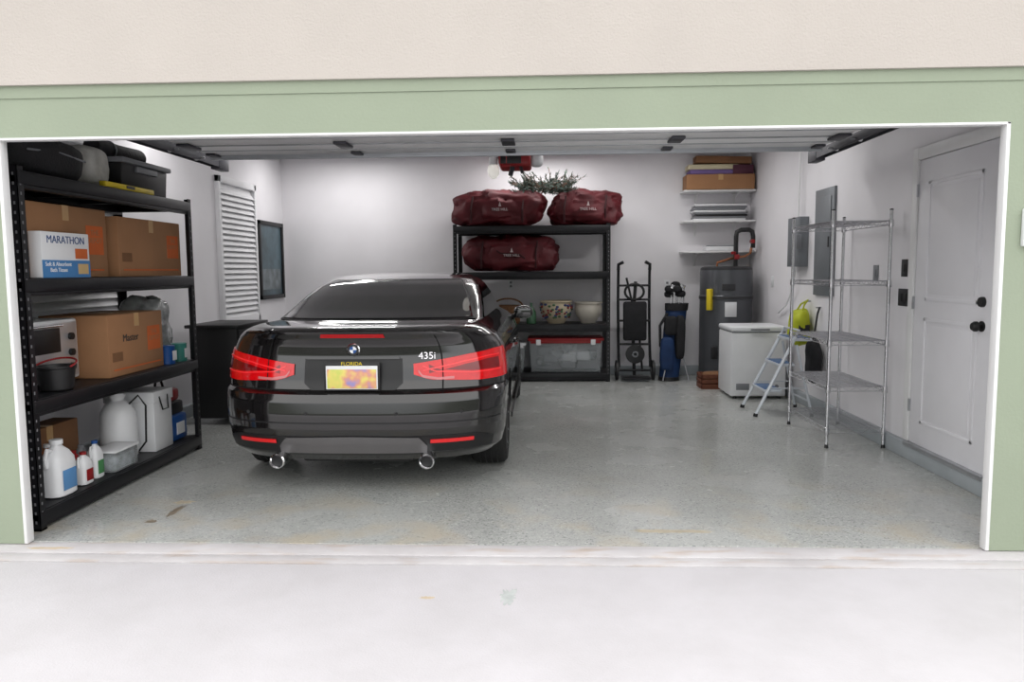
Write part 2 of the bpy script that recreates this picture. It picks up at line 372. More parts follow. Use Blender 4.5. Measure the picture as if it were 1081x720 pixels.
# ---- bottom shelf
z=LS[3]
def jug(name,x,y,z,h,r,body,cap,label=None):
    b=B(name); 
    pr=[(0,.0),(.85,.0),(1,.03),(1,.55),(.95,.66),(.7,.78),(.36,.87),(.30,.90),(.30,.93)]
    rows=[]
    for rr,zz in pr:
        row=[]
        for k in range(28):
            t=2*math.pi*k/28; cx=math.copysign(abs(math.cos(t))**.6,math.cos(t)); sy=math.copysign(abs(math.sin(t))**.6,math.sin(t))
            row.append((x+max(rr,.001)*r*.72*cx,y+max(rr,.001)*r*sy,z+zz*h))
        rows.append(row)
    b.grid(rows,body,cv=True,caps=True)
    b.cyl((x,y,z+.92*h),(x,y,z+h),r*.36,cap)
    b.tube([(x,y-r*.35,z+.80*h),(x,y-r*.85,z+.86*h),(x,y-r*1.05,z+.72*h),(x,y-r*.96,z+.55*h)],r*.13,body)
    if label: b.box((x+r*.715,y-r*.62,z+.12*h),(x+r*.735,y+r*.62,z+.48*h),label,.001)
    return b.done()
jug('bleach_jug',-2.60,.50,z,.33,.10,WHITEP,WHITEP,mat('label_lightblue',c(90,140,190),.5))
jug('bleach_jug',-2.80,.40,z,.31,.10,WHITEP,BLUEP,BLUEP)
jug('cleaner_bottle',-2.59,.73,z,.20,.055,WHITEP,REDP,REDP)
jug('cleaner_bottle',-2.60,.87,z,.24,.05,WHITEP,BLUEP,mat('label_green',c(70,130,80),.5))
jug('cleaner_bottle',-2.78,.68,z,.26,.06,mat('amber_bottle',c(150,90,50),.4),WHITEP,WHITEP)
b=B('spray_can')
for i,(x,y,mm,h) in enumerate([(-2.70,.80,REDP,.19),(-2.72,.92,GREYP,.2),(-2.68,.64,mat('can_tan',c(190,170,130),.4),.16)]):
    b.lathe([(0,0),(.032,0),(.033,.01),(.033,h*.8),(.026,h*.88),(.02,h*.9),(.02,h),(0,h)],(x,y,z),mm,seg=20)
b.done()
b=B('plastic_tub'); b.box((-2.70,.97,z),(-2.53,1.25,z+.13),CLEAR,.012); b.box((-2.71,.96,z+.13),(-2.52,1.26,z+.145),WHITEP,.005); b.box((-2.68,1.0,z+.01),(-2.55,1.22,z+.10),FILL,.01); b.done()
cbox('cardboard_box',(-3.03,.54,z),(-2.86,1.12,z+.34),m=CARD2,logo=False)
b=B('pump_sprayer'); b.lathe([(0,0),(.105,0),(.12,.02),(.125,.2),(.115,.32),(.085,.38),(.045,.41),(.045,.43),(.055,.43),(.055,.46),(0,.46)],(-2.74,1.39,z),WHITEP)
b.tube([(-2.74,1.39,z+.46),(-2.74,1.39,z+.51)],.012,BLKP); b.tube([(-2.74,1.32,z+.515),(-2.74,1.46,z+.515)],.013,BLKP)
b.tube([(-2.68,1.39,z+.36),(-2.60,1.41,z+.44),(-2.57,1.45,z+.36),(-2.58,1.45,z+.1),(-2.63,1.43,z+.03)],.007,BLKP); b.done()
b=B('white_gift_box'); b.box((-2.92,1.54,z),(-2.56,1.80,z+.43),WHITEP,.006); b.box((-2.93,1.53,z+.36),(-2.55,1.81,z+.44),WHITEP,.006)
b.tube([(-2.55,1.60,z+.40),(-2.535,1.62,z+.30),(-2.535,1.70,z+.30),(-2.55,1.72,z+.40)],.006,BLKP); b.done()
b=B('tool_case'); b.box((-2.90,1.84,z),(-2.58,2.08,z+.2),BLUEP,.02); b.box((-2.88,1.85,z+.2),(-2.60,2.07,z+.30),BLKP,.02); b.box((-2.86,1.86,z+.30),(-2.62,2.06,z+.40),REDP,.03)
b.tube([(-2.74,1.90,z+.40),(-2.74,1.92,z+.46),(-2.74,2.0,z+.46),(-2.74,2.03,z+.40)],.01,BLKP); b.box((-2.585,1.9,z+.05),(-2.575,2.02,z+.14),WHITEP); b.done()
# ---- top shelf
z=LS[0]
b=B('duffel_bag'); b.blob((-2.80,.62,z+.12),(.50,.74,.24),BLKF,e=.55,amp=.03,fr=5,seed=1,flat=.93); b.tube([(-2.72,.40,z+.20),(-2.70,.5,z+.27),(-2.70,.7,z+.27),(-2.72,.82,z+.20)],.012,BLKF)
b.tube([(-2.555,.36,z+.13),(-2.55,.62,z+.15),(-2.555,.88,z+.13)],.006,GREYP); b.done()
b=B('folded_blanket'); b.blob((-2.80,1.17,z+.14),(.36,.25,.27),mat('light_grey_cloth',c(190,190,184),.8,var=.3,bump=.4),e=.4,amp=.015,fr=6,seed=4,flat=.95); b.done()
b=B('storage_tote'); 
b.prism([(-3.02,1.38,z),(-2.62,1.38,z),(-2.59,1.35,z+.20),(-3.05,1.35,z+.20)],(0,.62,0),BLKP,.012); b.box((-3.07,1.33,z+.20),(-2.57,2.0,z+.235),GREYP,.01)
b.box((-2.60,1.52,z+.15),(-2.575,1.8,z+.19),GREYP,.004)
b.done()
b=B('rolled_tarp'); b.lathe([(0,-.30),(.06,-.30),(.065,-.28),(.058,0),(.066,.28),(.06,.30),(0,.30)],(-2.80,1.66,z+.307),BLKF,axis='y',seg=20); b.tube([(-2.80+.065*math.cos(t),1.55,z+.307+.065*math.sin(t)) for t in [2*math.pi*k/16 for k in range(16)]],.006,GREYP,closed=True,seg=6); b.done()
b=B('yellow_level'); b.box((-2.56,1.02,z),(-2.515,1.62,z+.035),YEL,.006); b.box((-2.535,1.26,z+.01),(-2.512,1.36,z+.03),BLKP); b.done()
# ------------------------------------------------ dark cabinet behind car
b=B('storage_cabinet')
b.box((-3.0,3.05,.06),(-2.56,3.75,.90),BLKP,.006); b.box((-3.03,3.02,.90),(-2.53,3.78,.93),BLKP,.004)
for a,e in ((3.08,3.39),(3.41,3.72)):
    k=(e-.03) if a<3.2 else (a+.03)
    b.box((-2.56,a,.10),(-2.54,e,.88),BLKP,.004); b.box((-2.54,k-.006,.42),(-2.525,k+.006,.58),STEEL)
for x in (-2.97,-2.60):
    for y in (3.08,3.72): b.cyl((x,y,0),(x,y,.07),.02,BLKP)
b.done()
# ------------------------------------------------ back rack items
zt,z2,z3,z4=LS
STRAP=mat('maroon_strap',c(50,8,14),.7)
LOGO=mat('bag_logo_print',c(190,176,176),.7)
def treebag(name,cn,sz,seed):
    b=B(name); b.blob(cn,sz,MAROON,e=.60,amp=.075,fr=3.8,seed=seed,flat=.88,nu=96,nv=52,sag=.10)
    X0=cn[0]; yf=cn[1]-sz[1]/2
    for k in (-.28,.28):
        b.tube([(X0+k*sz[0]-.02,yf+.02,cn[2]-sz[2]*.38),(X0+k*sz[0]-.02,yf-.025,cn[2]-.02),(X0+k*sz[0],yf+.03,cn[2]+sz[2]*.31),(X0+k*sz[0],cn[1],cn[2]+sz[2]*.44)],.012,STRAP,seg=6)
    b.text("TREE HILL",.046,(X0+.02,yf-.046,cn[2]-.02),FY,LOGO,ext=.012)
    b.prism([(X0+.005,yf-.046,cn[2]+.02),(X0+.04,yf-.046,cn[2]+.02),(X0+.022,yf-.046,cn[2]+.075)],(0,.012,0),LOGO)
    if seed==3: b.tube([(X0-.25,yf+.02,cn[2]+sz[2]*.2),(X0-.12,yf-.035,cn[2]+sz[2]*.02),(X0+.12,yf-.035,cn[2]-sz[2]*.02),(X0+.25,yf+.02,cn[2]-sz[2]*.22)],.010,STRAP,seg=6)
    return b.done()
treebag('tree_storage_bag',(-.30,5.99,zt+.215),(1.14,.52,.46),1)
treebag('tree_storage_bag',(.79,5.99,zt+.21),(.90,.52,.46),2)
treebag('tree_storage_bag',(-.16,6.02,z2+.225),(1.22,.50,.48),3)
b=B('artificial_garland')
for i in range(150):
    p=Vector((random.uniform(-.05,.62),random.uniform(5.80,6.12),zt+.45+random.uniform(-.05,.07)))
    d=Vector((random.uniform(-1,1),random.uniform(-1,.4),random.uniform(.0,.6))).normalized()*random.uniform(.12,.24)
    q=p+d; b.tube([p,(p+q)/2+Vector((0,0,.015)),q],.003,BRICK,seg=3)
    b2=bmesh.new()
    for k in range(20):
        a=p.lerp(q,k/20+.04); e=Vector((random.uniform(-1,1),random.uniform(-1,1),random.uniform(-1,1))).normalized()*.042+d*.12
        s_=e.cross(d).normalized()*.008
        b2.faces.new([b2.verts.new(a-s_),b2.verts.new(a+s_),b2.verts.new(a+e)])
    b.add(b2,PLEAF)
b.done()
b=B('wicker_basket'); 
b.lathe([(0,0),(.14,0),(.15,.02),(.19,.22),(.20,.235),(.185,.235),(.14,.03),(0,.02)],(-.20,5.92,z3),WICK,seg=36)
for k in range(5): b.tube([(-.20+(.152+.009*k)*math.cos(t),5.92+(.152+.009*k)*math.sin(t),z3+.03+.045*k) for t in [2*math.pi*j/30 for j in range(30)]],.007,WICK,closed=True,seg=6)
b.tube([(-.20+.19*math.cos(t),5.92,z3+.22+.10*math.sin(t)) for t in [math.pi*j/14 for j in range(15)]],.011,WICK); b.done()
cbox('cardboard_box',(-.62,6.0,z3),(-.42,6.26,z3+.26),m=CARD2,face='y',logo=False)
b=B('glass_bottle'); b.lathe([(0,0),(.06,0),(.065,.02),(.06,.15),(.03,.2),(.018,.22),(.018,.26),(.022,.265),(0,.265)],(.10,5.90,z3),BOTG); b.done()
def planter(name,x,y,z,R,h,m,dots=False):
    b=B(name)
    b.lathe([(0,0),(R*.52,0),(R*.55,.015),(R*.62,.03),(R*.95,h*.5),(R*1.0,h*.72),(R*.93,h*.90),(R*1.04,h*.94),(R*1.04,h),(R*.92,h),(R*.88,h*.85),(R*.55,.05),(0,.04)],(x,y,z),m,seg=40)
    if dots:
        cols=[mat('glaze_red',c(130,50,50),.4),mat('glaze_green',c(70,100,70),.4),mat('glaze_blue',c(60,70,110),.4)]
        for k in range(60):
            t=math.pi+math.pi*random.random(); zz=h*random.uniform(.25,.85); rr=R*(.70+.33*min(1,zz/h/.72))*.985
            b.blob((x+rr*math.cos(t),y+rr*math.sin(t),z+zz),(.042,.03,.032),cols[k%3],e=1,amp=0,nu=10,nv=6)
    return b.done()
planter('floral_planter',.42,5.97,z3,.20,.29,CERAM,True)
planter('ceramic_pot',.83,5.97,z3,.175,.27,CERAM2)
def bin_(name,x0,x1,y0,y1,z,h,lid):
    b=B(name); b.prism([(x0+.03,y0+.02,z),(x1-.03,y0+.02,z),(x1,y0,z+h),(x0,y0,z+h)],(0,y1-y0,0),CLEAR,.012)
    b.box((x0-.015,y0-.015,z+h),(x1+.015,y1+.015,z+h+.035),lid,.01); b.box((x0+.02,y0-.01,z+h-.03),(x1-.02,y0,z+h),lid,.003)
    random.seed(int(x0*100))
    for k in range(14): b.blob((random.uniform(x0+.13,x1-.13) if x1-x0>.3 else (x0+x1)/2,random.uniform(y0+.12,y1-.12),z+random.uniform(.08,h-.1)),(.2 if x1-x0>.3 else .1,.16,.12),random.choice([FILL,GREYP,FILL,GREYP,WHITEP,FILL]),amp=.02,fr=8,seed=k,nu=14,nv=8)
    for xx in (x0+.12,x1-.12): b.box((xx-.03,y0-.02,z+h-.05),(xx+.03,y0-.008,z+h+.02),WHITEP,.004)
    return b.done()
bin_('storage_bin',.07,1.00,5.78,6.24,z4,.40,REDP)
bin_('storage_bin',-.40,.02,5.80,6.24,z4,.34,WHITEP)
bin_('storage_bin',-.82,-.44,5.80,6.24,z4,.34,REDP)
# outlets
def plate(name,c0,ax,m=WHITEP,n=1):
    b=B(name); x,y,z=c0
    if ax=='y':
        b.box((x-.04,y-.008,z-.06),(x+.04,y-.0005,z+.06),m,.003)
        for k in (-.025,.025): b.box((x-.015,y-.011,z+k-.014),(x+.015,y-.007,z+k+.014),GREYP,.002)
    else:
        b.box((x-.008,y-.045*n,z-.065),(x-.0005,y+.045*n,z+.065),m,.003)
        for k in range(n):
            yy=y+(k-(n-1)/2)*.07; b.box((x-.013,yy-.015,z-.03),(x-.007,yy+.015,z+.03),m,.003)
    return b.done()
plate('wall_outlet',(-.18,LY,1.22),'y'); plate('wall_outlet',(1.9,LY,1.2),'y')
plate('light_switch',(XR,2.07,1.40),'x',BLKP); plate('light_switch',(XR,2.06,1.18),'x',BLKP,2)
plate('door_control_panel',(XR,2.56,1.36),'x',GREYP); plate('wall_outlet',(XR,5.35,1.25),'x',WHITEP)
b=B('garage_keypad'); b.box((2.535,-.03,1.50),(2.61,-.0005,1.68),WHITEP,.008); b.box((2.545,-.036,1.60),(2.60,-.03,1.67),GREYP,.003); b.done()
# ------------------------------------------------ golf cart
b=B('golf_push_cart')
x0,x1,y=1.22,1.62,6.02
for x in (x0,x1):
    b.tube([(x,y-.10,.16),(x,y,.5),(x,y+.06,1.0),(x,y+.04,1.40)],.018,BLKM)
    b.lathe([(.0,-.02),(.10,-.02),(.125,-.015),(.125,.015),(.10,.02),(0,.02)],(x-(.03 if x==x0 else -.03),y-.12,.125),BLKP,axis='x')
    b.lathe([(.0,-.025),(.03,-.025),(.03,.025),(0,.025)],(x-(.03 if x==x0 else -.03),y-.12,.125),GREYP,axis='x')
for z in (.12,.45,.75,1.02,1.2): b.tube([(x0,y-.11+z*.12,z),(x1,y-.11+z*.12,z)],.014,BLKM)
b.tube([(x0,y+.04,1.40),(x0,y+.02,1.47),(x0+.06,y,1.50)],.022,BLKP); b.tube([(x1,y+.04,1.40),(x1,y+.02,1.47),(x1-.06,y,1.50)],.022,BLKP)
b.box((x0+.02,y-.34,.03),(x1-.02,y-.10,.05),BLKM,.006); b.box((x0+.05,y-.12,.50),(x1-.05,y-.06,1.0),BLKF,.03)
b.tube([((x0+x1)/2,y-.08,.05),((x0+x1)/2-.02,y-.02,.7),((x0+x1)/2+.02,y+.02,1.25)],.022,BLKP)
b.tube([((x0+x1)/2+.10,y-.08,.1),((x0+x1)/2+.06,y-.04,.6),((x0+x1)/2-.1,y+.0,1.3)],.014,BLKP)
b.tube([((x0+x1)/2+.12*math.cos(t),y-.02,1.12+.10*math.sin(t)) for t in [2*math.pi*k/20 for k in range(20)]],.016,BLKP,closed=True)
b.lathe([(0,-.02),(.09,-.02),(.12,-.015),(.12,.015),(.09,.02),(0,.02)],((x0+x1)/2,y-.14,.33),BLKP,axis='y')
b.lathe([(.02,-.024),(.03,-.026),(.04,-.024)],((x0+x1)/2,y-.14,.33),GREYP,axis='y')
b.done()
# golf bag
b=B('golf_bag')
def taper(P0,P1,r0,r1,m,n=10):
    rows=[]
    for i in range(n+1):
        t=i/n; p=Vector(P0).lerp(Vector(P1),t); r=r0+(r1-r0)*t
        rows.append([p+Vector((r*math.cos(a)*1.0,r*math.sin(a)*.85,0)) for a in [2*math.pi*k/24 for k in range(24)]])
    b.grid(rows,m,cv=True,caps=True)
P0=(1.84,5.84,.01);P1=(1.96,6.02,.92)
taper(P0,P1,.125,.135,NAVY); taper((1.955,6.01,.88),(1.965,6.03,.97),.145,.15,BLKF,2); taper((1.84,5.84,.0),(1.842,5.843,.05),.132,.132,BLKP,2)
b.blob((1.80,5.74,.35),(.17,.12,.42),NAVY,e=.5,amp=.01,seed=5); b.blob((1.97,5.80,.55),(.12,.14,.55),BLKF,e=.5,amp=.015,seed=6)
b.blob((1.85,5.78,.70),(.16,.12,.24),BLKF,e=.5,amp=.01,seed=7)
b.tube([(1.82,5.86,.85),(1.72,5.80,.7),(1.72,5.76,.45),(1.80,5.76,.3)],.018,BLKF)
for k in range(9):
    a=2*math.pi*k/9; bx,by=1.963+.085*math.cos(a),6.02+.07*math.sin(a); hh=random.uniform(1.06,1.2)
    b.tube([(bx,by,.9),(bx+.01,by+.02,hh)],.006,CHR,seg=6)
    if k%3: b.blob((bx-.02,by,hh+.02),(.12,.09,.09),BLKF,e=.8,amp=.005,seed=k,nu=16,nv=10)
    else: b.box((bx-.045,by-.008,hh-.01),(bx+.02,by+.01,hh+.04),CHR,.004,rot=(0,.4,0))
b.tube([(1.9,5.9,.6),(1.74,5.66,.02)],.008,STEEL); b.tube([(1.96,5.9,.6),(2.06,5.66,.02)],.008,STEEL)
b.done()
# ------------------------------------------------ water heater
b=B('water_heater'); o=(2.545,5.86,0)
b.lathe([(0,.03),(.31,.03),(.32,.04),(.32,1.02),(.328,1.03),(.328,1.07),(.32,1.08),(.32,1.36),(.31,1.41),(.27,1.43),(0,1.43)],o,HEATER,seg=48)
b.lathe([(0,0),(.34,0),(.355,.06),(.345,.06),(.33,.035),(0,.03)],o,STEEL,seg=40)
b.lathe([(.329,1.035),(.330,1.038),(.330,1.062),(.329,1.065)],o,HEATD,seg=48)
b.lathe([(.312,1.385),(.316,1.39),(.313,1.415),(.272,1.435),(0,1.437)],o,HEATD,seg=48)
b.box((2.265,5.595,.90),(2.325,5.655,1.16),YEL,.003,rot=(0,0,.85)); b.box((2.305,5.555,.30),(2.395,5.59,.45),HEATD,.003,rot=(0,0,.6))
b.box((2.42,5.52,1.14),(2.58,5.55,1.22),HEATD,.004); b.box((2.46,5.527,.82),(2.60,5.545,1.0),WHITEP,.002)
b.tube([(2.66,5.86,1.42),(2.66,5.86,1.80),(2.67,5.86,1.86),(2.72,5.86,1.885),(2.82,5.86,1.885),(2.86,5.86,1.86),(2.87,5.86,1.80),(2.87,5.86,1.66)],.028,BLKP,seg=12)
b.tube([(2.44,5.9,1.42),(2.44,5.9,1.48),(2.60,5.9,1.53),(2.80,5.95,1.56),(2.87,5.98,1.6),(2.90,6.0,1.72)],.016,COPPER,seg=10)
b.tube([(2.66,5.86,1.60),(2.60,5.80,1.60)],.02,REDP); b.box((2.63,5.79,1.52),(2.69,5.83,1.58),REDP,.005)
b.cyl((2.85,5.86,1.74),(2.85,5.78,1.74),.025,REDP)
b.done()
b=B('wooden_crate')
cx0,cx1,cy0,cy1=2.10,2.46,5.10,5.38
for k in range(3):
    z=.01+k*.057
    b.box((cx0,cy0,z),(cx1,cy0+.015,z+.048),BRICK,.003); b.box((cx0,cy1-.015,z),(cx1,cy1,z+.048),BRICK,.003)
    b.box((cx0,cy0,z),(cx0+.015,cy1,z+.048),BRICK,.003); b.box((cx1-.015,cy0,z),(cx1,cy1,z+.048),BRICK,.003)
for x in (cx0+.015,cx1-.035):
    for y in (cy0+.015,cy1-.035): b.box((x,y,0),(x+.02,y+.02,.17),BRICK)
b.box((cx0,cy0,0),(cx1,cy1,.012),BRICK); b.blob(((cx0+cx1)/2,(cy0+cy1)/2,.12),(.28,.22,.14),CARD2,amp=.01); b.done()
# ------------------------------------------------ wall shelves + contents
for z in (2.385,2.0,1.61):
    b=B('wall_shelf'); b.box((2.05,6.08,z),(2.955,LY-.001,z+.022),WTRIM,.003)
    for x in (2.25,2.75):
        b.box((x-.012,LY-.006,z-.18),(x+.012,LY-.001,z),WTRIM); b.box((x-.012,6.14,z-.012),(x+.012,LY-.001,z),WTRIM)
        b.tube([(x,LY-.01,z-.16),(x,LY-.10,z-.06),(x,6.16,z-.01)],.006,WTRIM)
    b.done()
zz=2.408
cbox('cardboard_box',(2.08,6.06,zz),(2.93,6.36,zz+.19),m=CARD,face='y',logo=False)
b=B('folded_banners'); b.box((2.12,6.07,zz+.192),(2.66,6.34,zz+.25),mat('purple_cloth',c(110,90,140),.8,bump=.4),.015); b.box((2.10,6.09,zz+.25),(2.74,6.33,zz+.32),mat('cream_cloth',c(200,190,160),.8,bump=.4),.02)
b.box((2.2,6.1,zz+.33),(2.9,6.32,zz+.42),CARD2,.01,rot=(0,.03,0)); b.box((2.66,6.08,zz+.192),(2.92,6.34,zz+.31),mat('plum_box',c(80,40,56),.7),.01); b.done()
zz=2.023
b=B('picture_frame_stack')
random.seed(3)
for k in range(8):
    dx=random.uniform(-.03,.03); b.box((2.20+dx,6.10,zz+k*.026),(2.85+dx,6.36,zz+k*.026+.022),random.choice([BLKP,WHITEP,CARD2,GREYP]),.003)
b.done()
b=B('plastic_tray'); zz=1.633; b.box((2.35,6.12,zz),(2.75,6.34,zz+.06),WHITEP,.015); b.box((2.38,6.15,zz+.06),(2.72,6.31,zz+.075),GREYP,.006); b.done()
# ------------------------------------------------ chest freezer
b=B('chest_freezer'); 
x0,x1,y0,y1=2.27,2.86,4.42,5.00
b.box((x0,y0,.03),(x1,y1,.72),WHITEP,.018,seg=3); b.box((x0-.008,y0-.012,.73),(x1+.008,y1,.785),WHITEP,.02,seg=3); b.box((x0+.01,y0+.01,.715),(x1-.01,y1-.01,.732),GREYP)
b.box((x0+.20,y0-.03,.745),(x0+.40,y0-.008,.762),GREYP,.005); b.box((x0+.06,y0-.004,.10),(x0+.2,y0+.002,.17),GREYP,.003)
b.cyl((x1-.1,y0-.012,.14),(x1-.1,y0,.14),.02,GREYP)
for x in (x0+.06,x1-.06):
    for y in (y0+.06,y1-.06): b.cyl((x,y,0),(x,y,.035),.02,BLKP)
b.done()
# ------------------------------------------------ step ladder
b=B('step_ladder')
ya,yb=3.48,3.90; top=(2.64,.76); fl=(2.27,0); bl=(2.80,0)
def sq(p,q,w,m): b.tube([p,q],w,m,seg=6)
for y,sp in ((ya,-.03),(yb,.03)):
    sq((fl[0],y+sp,0.01),(top[0],y,top[1]),.016,LAD); sq((bl[0],y+sp,0.01),(top[0]+.01,y,top[1]-.08),.013,LAD)
    b.cyl((fl[0],y+sp,0),(fl[0]+.006,y+sp,.03),.021,BLKP); b.cyl((bl[0],y+sp,0),(bl[0],y+sp,.03),.018,BLKP)
    b.tube([(fl[0]+.12,y+sp*.6,.27),(bl[0]-.045,y+sp*.6,.27)],.007,LAD,seg=6)
for k,d in ((.24,.17),(.49,.16),(.73,.20)):
    t=k/top[1]; x=fl[0]+(top[0]-fl[0])*t
    b.box((x-.03,ya-.0,k-.014),(x+d-.03,yb+.0,k+.012),LAD,.005); b.box((x-.02,ya+.02,k+.012),(x+d-.04,yb-.02,k+.016),LADB,.002)
b.tube([(bl[0]-.02,ya,.14),(bl[0]-.02,yb,.14)],.010,LAD)
b.tube([(top[0],ya,top[1]),(top[0]+.03,ya,top[1]+.06),(top[0]+.03,yb,top[1]+.06),(top[0],yb,top[1])],.011,LAD)
b.done()
# hanging bags on the right wall
b=B('hanging_tote_bag'); xb=XR-.10
b.blob((xb-.01,4.06,.81),(.16,.30,.36),YELG,e=.6,amp=.03,fr=8,seed=11,nu=36,nv=20)
b.tube([(xb-.01,3.97,.97),(xb+.02,4.0,1.04),(XR-.03,4.05,1.08),(xb+.02,4.10,1.04),(xb-.01,4.14,.97)],.009,YELG); b.cyl((XR-.05,4.05,1.07),(XR-.001,4.05,1.07),.008,STEEL)
b.box((xb-.06,3.905,.74),(xb+.05,3.92,.84),BLKP,.004); b.done()
b=B('hanging_black_duster'); b.blob((2.89,3.70,.50),(.12,.24,.44),BLKF,e=.7,amp=.02,fr=8,seed=12); b.tube([(2.89,3.72,.70),(2.93,3.74,.96),(2.955,3.76,1.02)],.010,BLKP); b.cyl((XR-.05,3.76,1.02),(XR-.001,3.76,1.02),.007,STEEL); b.done()
# ------------------------------------------------ wire shelving
b=B('wire_shelving_unit')
x0,x1,y0,y1=2.47,2.905,2.18,3.09
for x in (x0,x1):
    for y in (y0,y1):
        b.cyl((x,y,.02),(x,y,1.84),.0125,CHR,seg=12); b.lathe([(0,1.84),(.014,1.84),(.014,1.848),(0,1.852)],(x,y,0),BLKP,seg=10); b.cyl((x,y,0),(x,y,.03),.016,BLKP,r1=.012)
        for k in range(35): b.lathe([(.0127,.05+k*.051),(.0134,.052+k*.051),(.0127,.054+k*.051)],(x,y,0),STEEL,seg=8)
for z in (1.76,1.30,.84,.48,.15):
    for dz in (0,-.032):
        b.tube([(x0,y0,z+dz),(x1,y0,z+dz),(x1,y1,z+dz),(x0,y1,z+dz)],.0035,CHR,closed=True,seg=5)
    for (ax,ay,bx,by) in ((x0,y0,x1,y0),(x1,y0,x1,y1),(x1,y1,x0,y1),(x0,y1,x0,y0)):
        n=int(max(abs(bx-ax),abs(by-ay))/.05); pts=[]
        for k in range(n+1):
            t=k/n; pts.append((ax+(bx-ax)*t,ay+(by-ay)*t,z-(.032 if k%2 else 0)))
        b.tube(pts,.0022,CHR,seg=4)
    n=34
    for k in range(1,n):
        y=y0+(y1-y0)*k/n; b.tube([(x0,y,z+.003),(x1,y,z+.003)],.002,CHR,seg=4)
    for k in (1,2,3): x=x0+(x1-x0)*k/4; b.tube([(x,y0,z-.002),(x,y1,z-.002)],.0028,CHR,seg=4)
    for x in (x0,x1):
        for y in (y0,y1): b.lathe([(.018,z-.045),(.020,z-.04),(.017,z+.008),(.014,z+.01)],(x,y,0),CHR,seg=12)
b.done()
# ------------------------------------------------ electric panels
b=B('electrical_panel'); 
b.box((XR-.025,3.44,1.14),(XR-.001,3.93,2.16),PANEL,.004); b.box((XR-.034,3.50,1.24),(XR-.02,3.87,2.08),PANEL,.004); b.box((XR-.04,3.52,1.60),(XR-.03,3.545,1.70),BLKP,.002)
b.done()
b=B('disconnect_box'); b.box((XR-.10,4.16,1.42),(XR-.001,4.52,1.93),PANEL,.006); b.box((XR-.105,4.18,1.45),(XR-.1,4.50,1.90),PANEL,.003); b.box((XR-.13,4.14,1.6),(XR-.08,4.16,1.75),GREYP,.003)
b.tube([(XR-.05,4.34,1.93),(XR-.05,4.34,2.94)],.010,WTRIM); b.tube([(XR-.05,4.4,1.43),(XR-.05,4.45,1.2),(XR-.04,4.7,1.0),(XR-.03,5.0,.9)],.010,WHITEP); b.done()
# ------------------------------------------------ overhead door
b=B('overhead_garage_door')
zd=2.375; DW=mat('garage_door_inner',c(240,240,240),.5,var=.03)
ys=[.48,1.0,1.52,2.04,2.56]
for a,e in zip(ys[:-1],ys[1:]):
    b.box((-2.50,a+.004,zd),(2.50,e-.004,zd+.045),DW,.006)
    b.box((-2.50,a+.004,zd-.006),(2.50,a+.03,zd+.001),STEEL,.002)
    b.box((-2.50,(a+e)/2-.012,zd-.004),(2.50,(a+e)/2+.012,zd+.001),STEEL,.002)
for yy in ys[1:-1]:
    for x in (-2.44,-1.25,0,1.25,2.44): b.box((x-.05,yy-.12,zd-.022),(x+.05,yy+.10,zd-.001),TRACK,.006)
for x in (-2.44,-1.25,0,1.25,2.44): b.box((x-.04,2.40,zd-.02),(x+.04,2.52,zd),TRACK,.006)
b.box((-2.50,2.53,zd-.035),(2.50,2.56,zd+.045),mat('door_strut_grey',c(180,184,188),.4,metal=.3),.006)
b.box((-2.50,2.56,zd-.02),(2.50,2.58,zd+.045),TRACK,.008)
b.done()
for s in (-1,1):
    b=B('garage_door_track')
    x=s*2.60; yv=.10
    pts=[(x,yv,0.02),(x,yv,1.9)]+[(x,yv+.45*(1-math.cos(t)),1.9+.46*math.sin(t)) for t in [math.pi/2*k/8 for k in range(1,9)]]+[(x,3.05,2.36)]
    for dx in (-.022,.022): b.tube([(p[0]+dx,p[1],p[2]) for p in pts],.007,TRACK,seg=5)
    b.box((x-.035,.62,2.375),(x+.035,3.05,2.40),TRACK); b.box((x-.037,.62,2.33),(x-.030,3.05,2.39),TRACK); b.box((x+.030,.62,2.33),(x+.037,3.05,2.39),TRACK)
    b.box((x-.025,yv-.04,0),(x+.025,yv-.02,1.95),TRACK)
    for y in (1.6,2.95):
        b.box((x+s*.03,y-.02,2.34),(x+s*.036,y+.02,CH-.003),TRACK)
    b.box((x-.04,2.85,2.31),(x+.04,3.05,2.42),TRACK,.005)
    b.tube([(x+s*.03,2.95,2.38),(x+s*.03,2.4,CH-.02)],.014,TRACK)
    for y in (.95,1.5,2.05,2.5): b.cyl((x-s*.07,y,2.355),(x,y,2.355),.008,STEEL); b.lathe([(0,-.01),(.022,-.01),(.022,.01),(0,.01)],(x,y,2.355),WHITEP,axis='x',seg=14)
    b.done()
b=B('torsion_spring_shaft'); b.tube([(-2.55,.22,2.66),(2.55,.22,2.66)],.014,STEEL); b.tube([(-.9,.22,2.66),(-.05,.22,2.66)],.03,TRACK); b.tube([(.05,.22,2.66),(.9,.22,2.66)],.03,TRACK)
for x in (-2.5,0,2.5): b.box((x-.03,WT,2.6),(x+.03,.23,2.72),STEEL,.004)
b.done()
b=B('garage_door_opener')
ox,oy=.0,3.40
b.box((ox-.15,oy-.12,2.36),(ox+.15,oy+.30,2.50),REDP,.03,seg=3); b.box((ox-.13,oy-.13,2.38),(ox+.06,oy-.11,2.45),BLKP,.006)
b.blob((ox-.20,oy-.02,2.33),(.11,.11,.15),BULB,e=1,amp=0); b.cyl((ox-.20,oy-.02,2.38),(ox-.20,oy-.02,2.47),.04,WHITEP); b.box((ox-.24,oy-.06,2.45),(ox-.1,oy+.06,2.48),STEEL,.004)
b.blob((ox+.20,oy+.05,2.43),(.12,.26,.12),WHITEP,e=.7,amp=0)
for s in (-1,1): b.tube([(ox+s*.13,oy+.1,2.49),(ox+s*.17,oy+.1,CH-.01)],.010,STEEL)
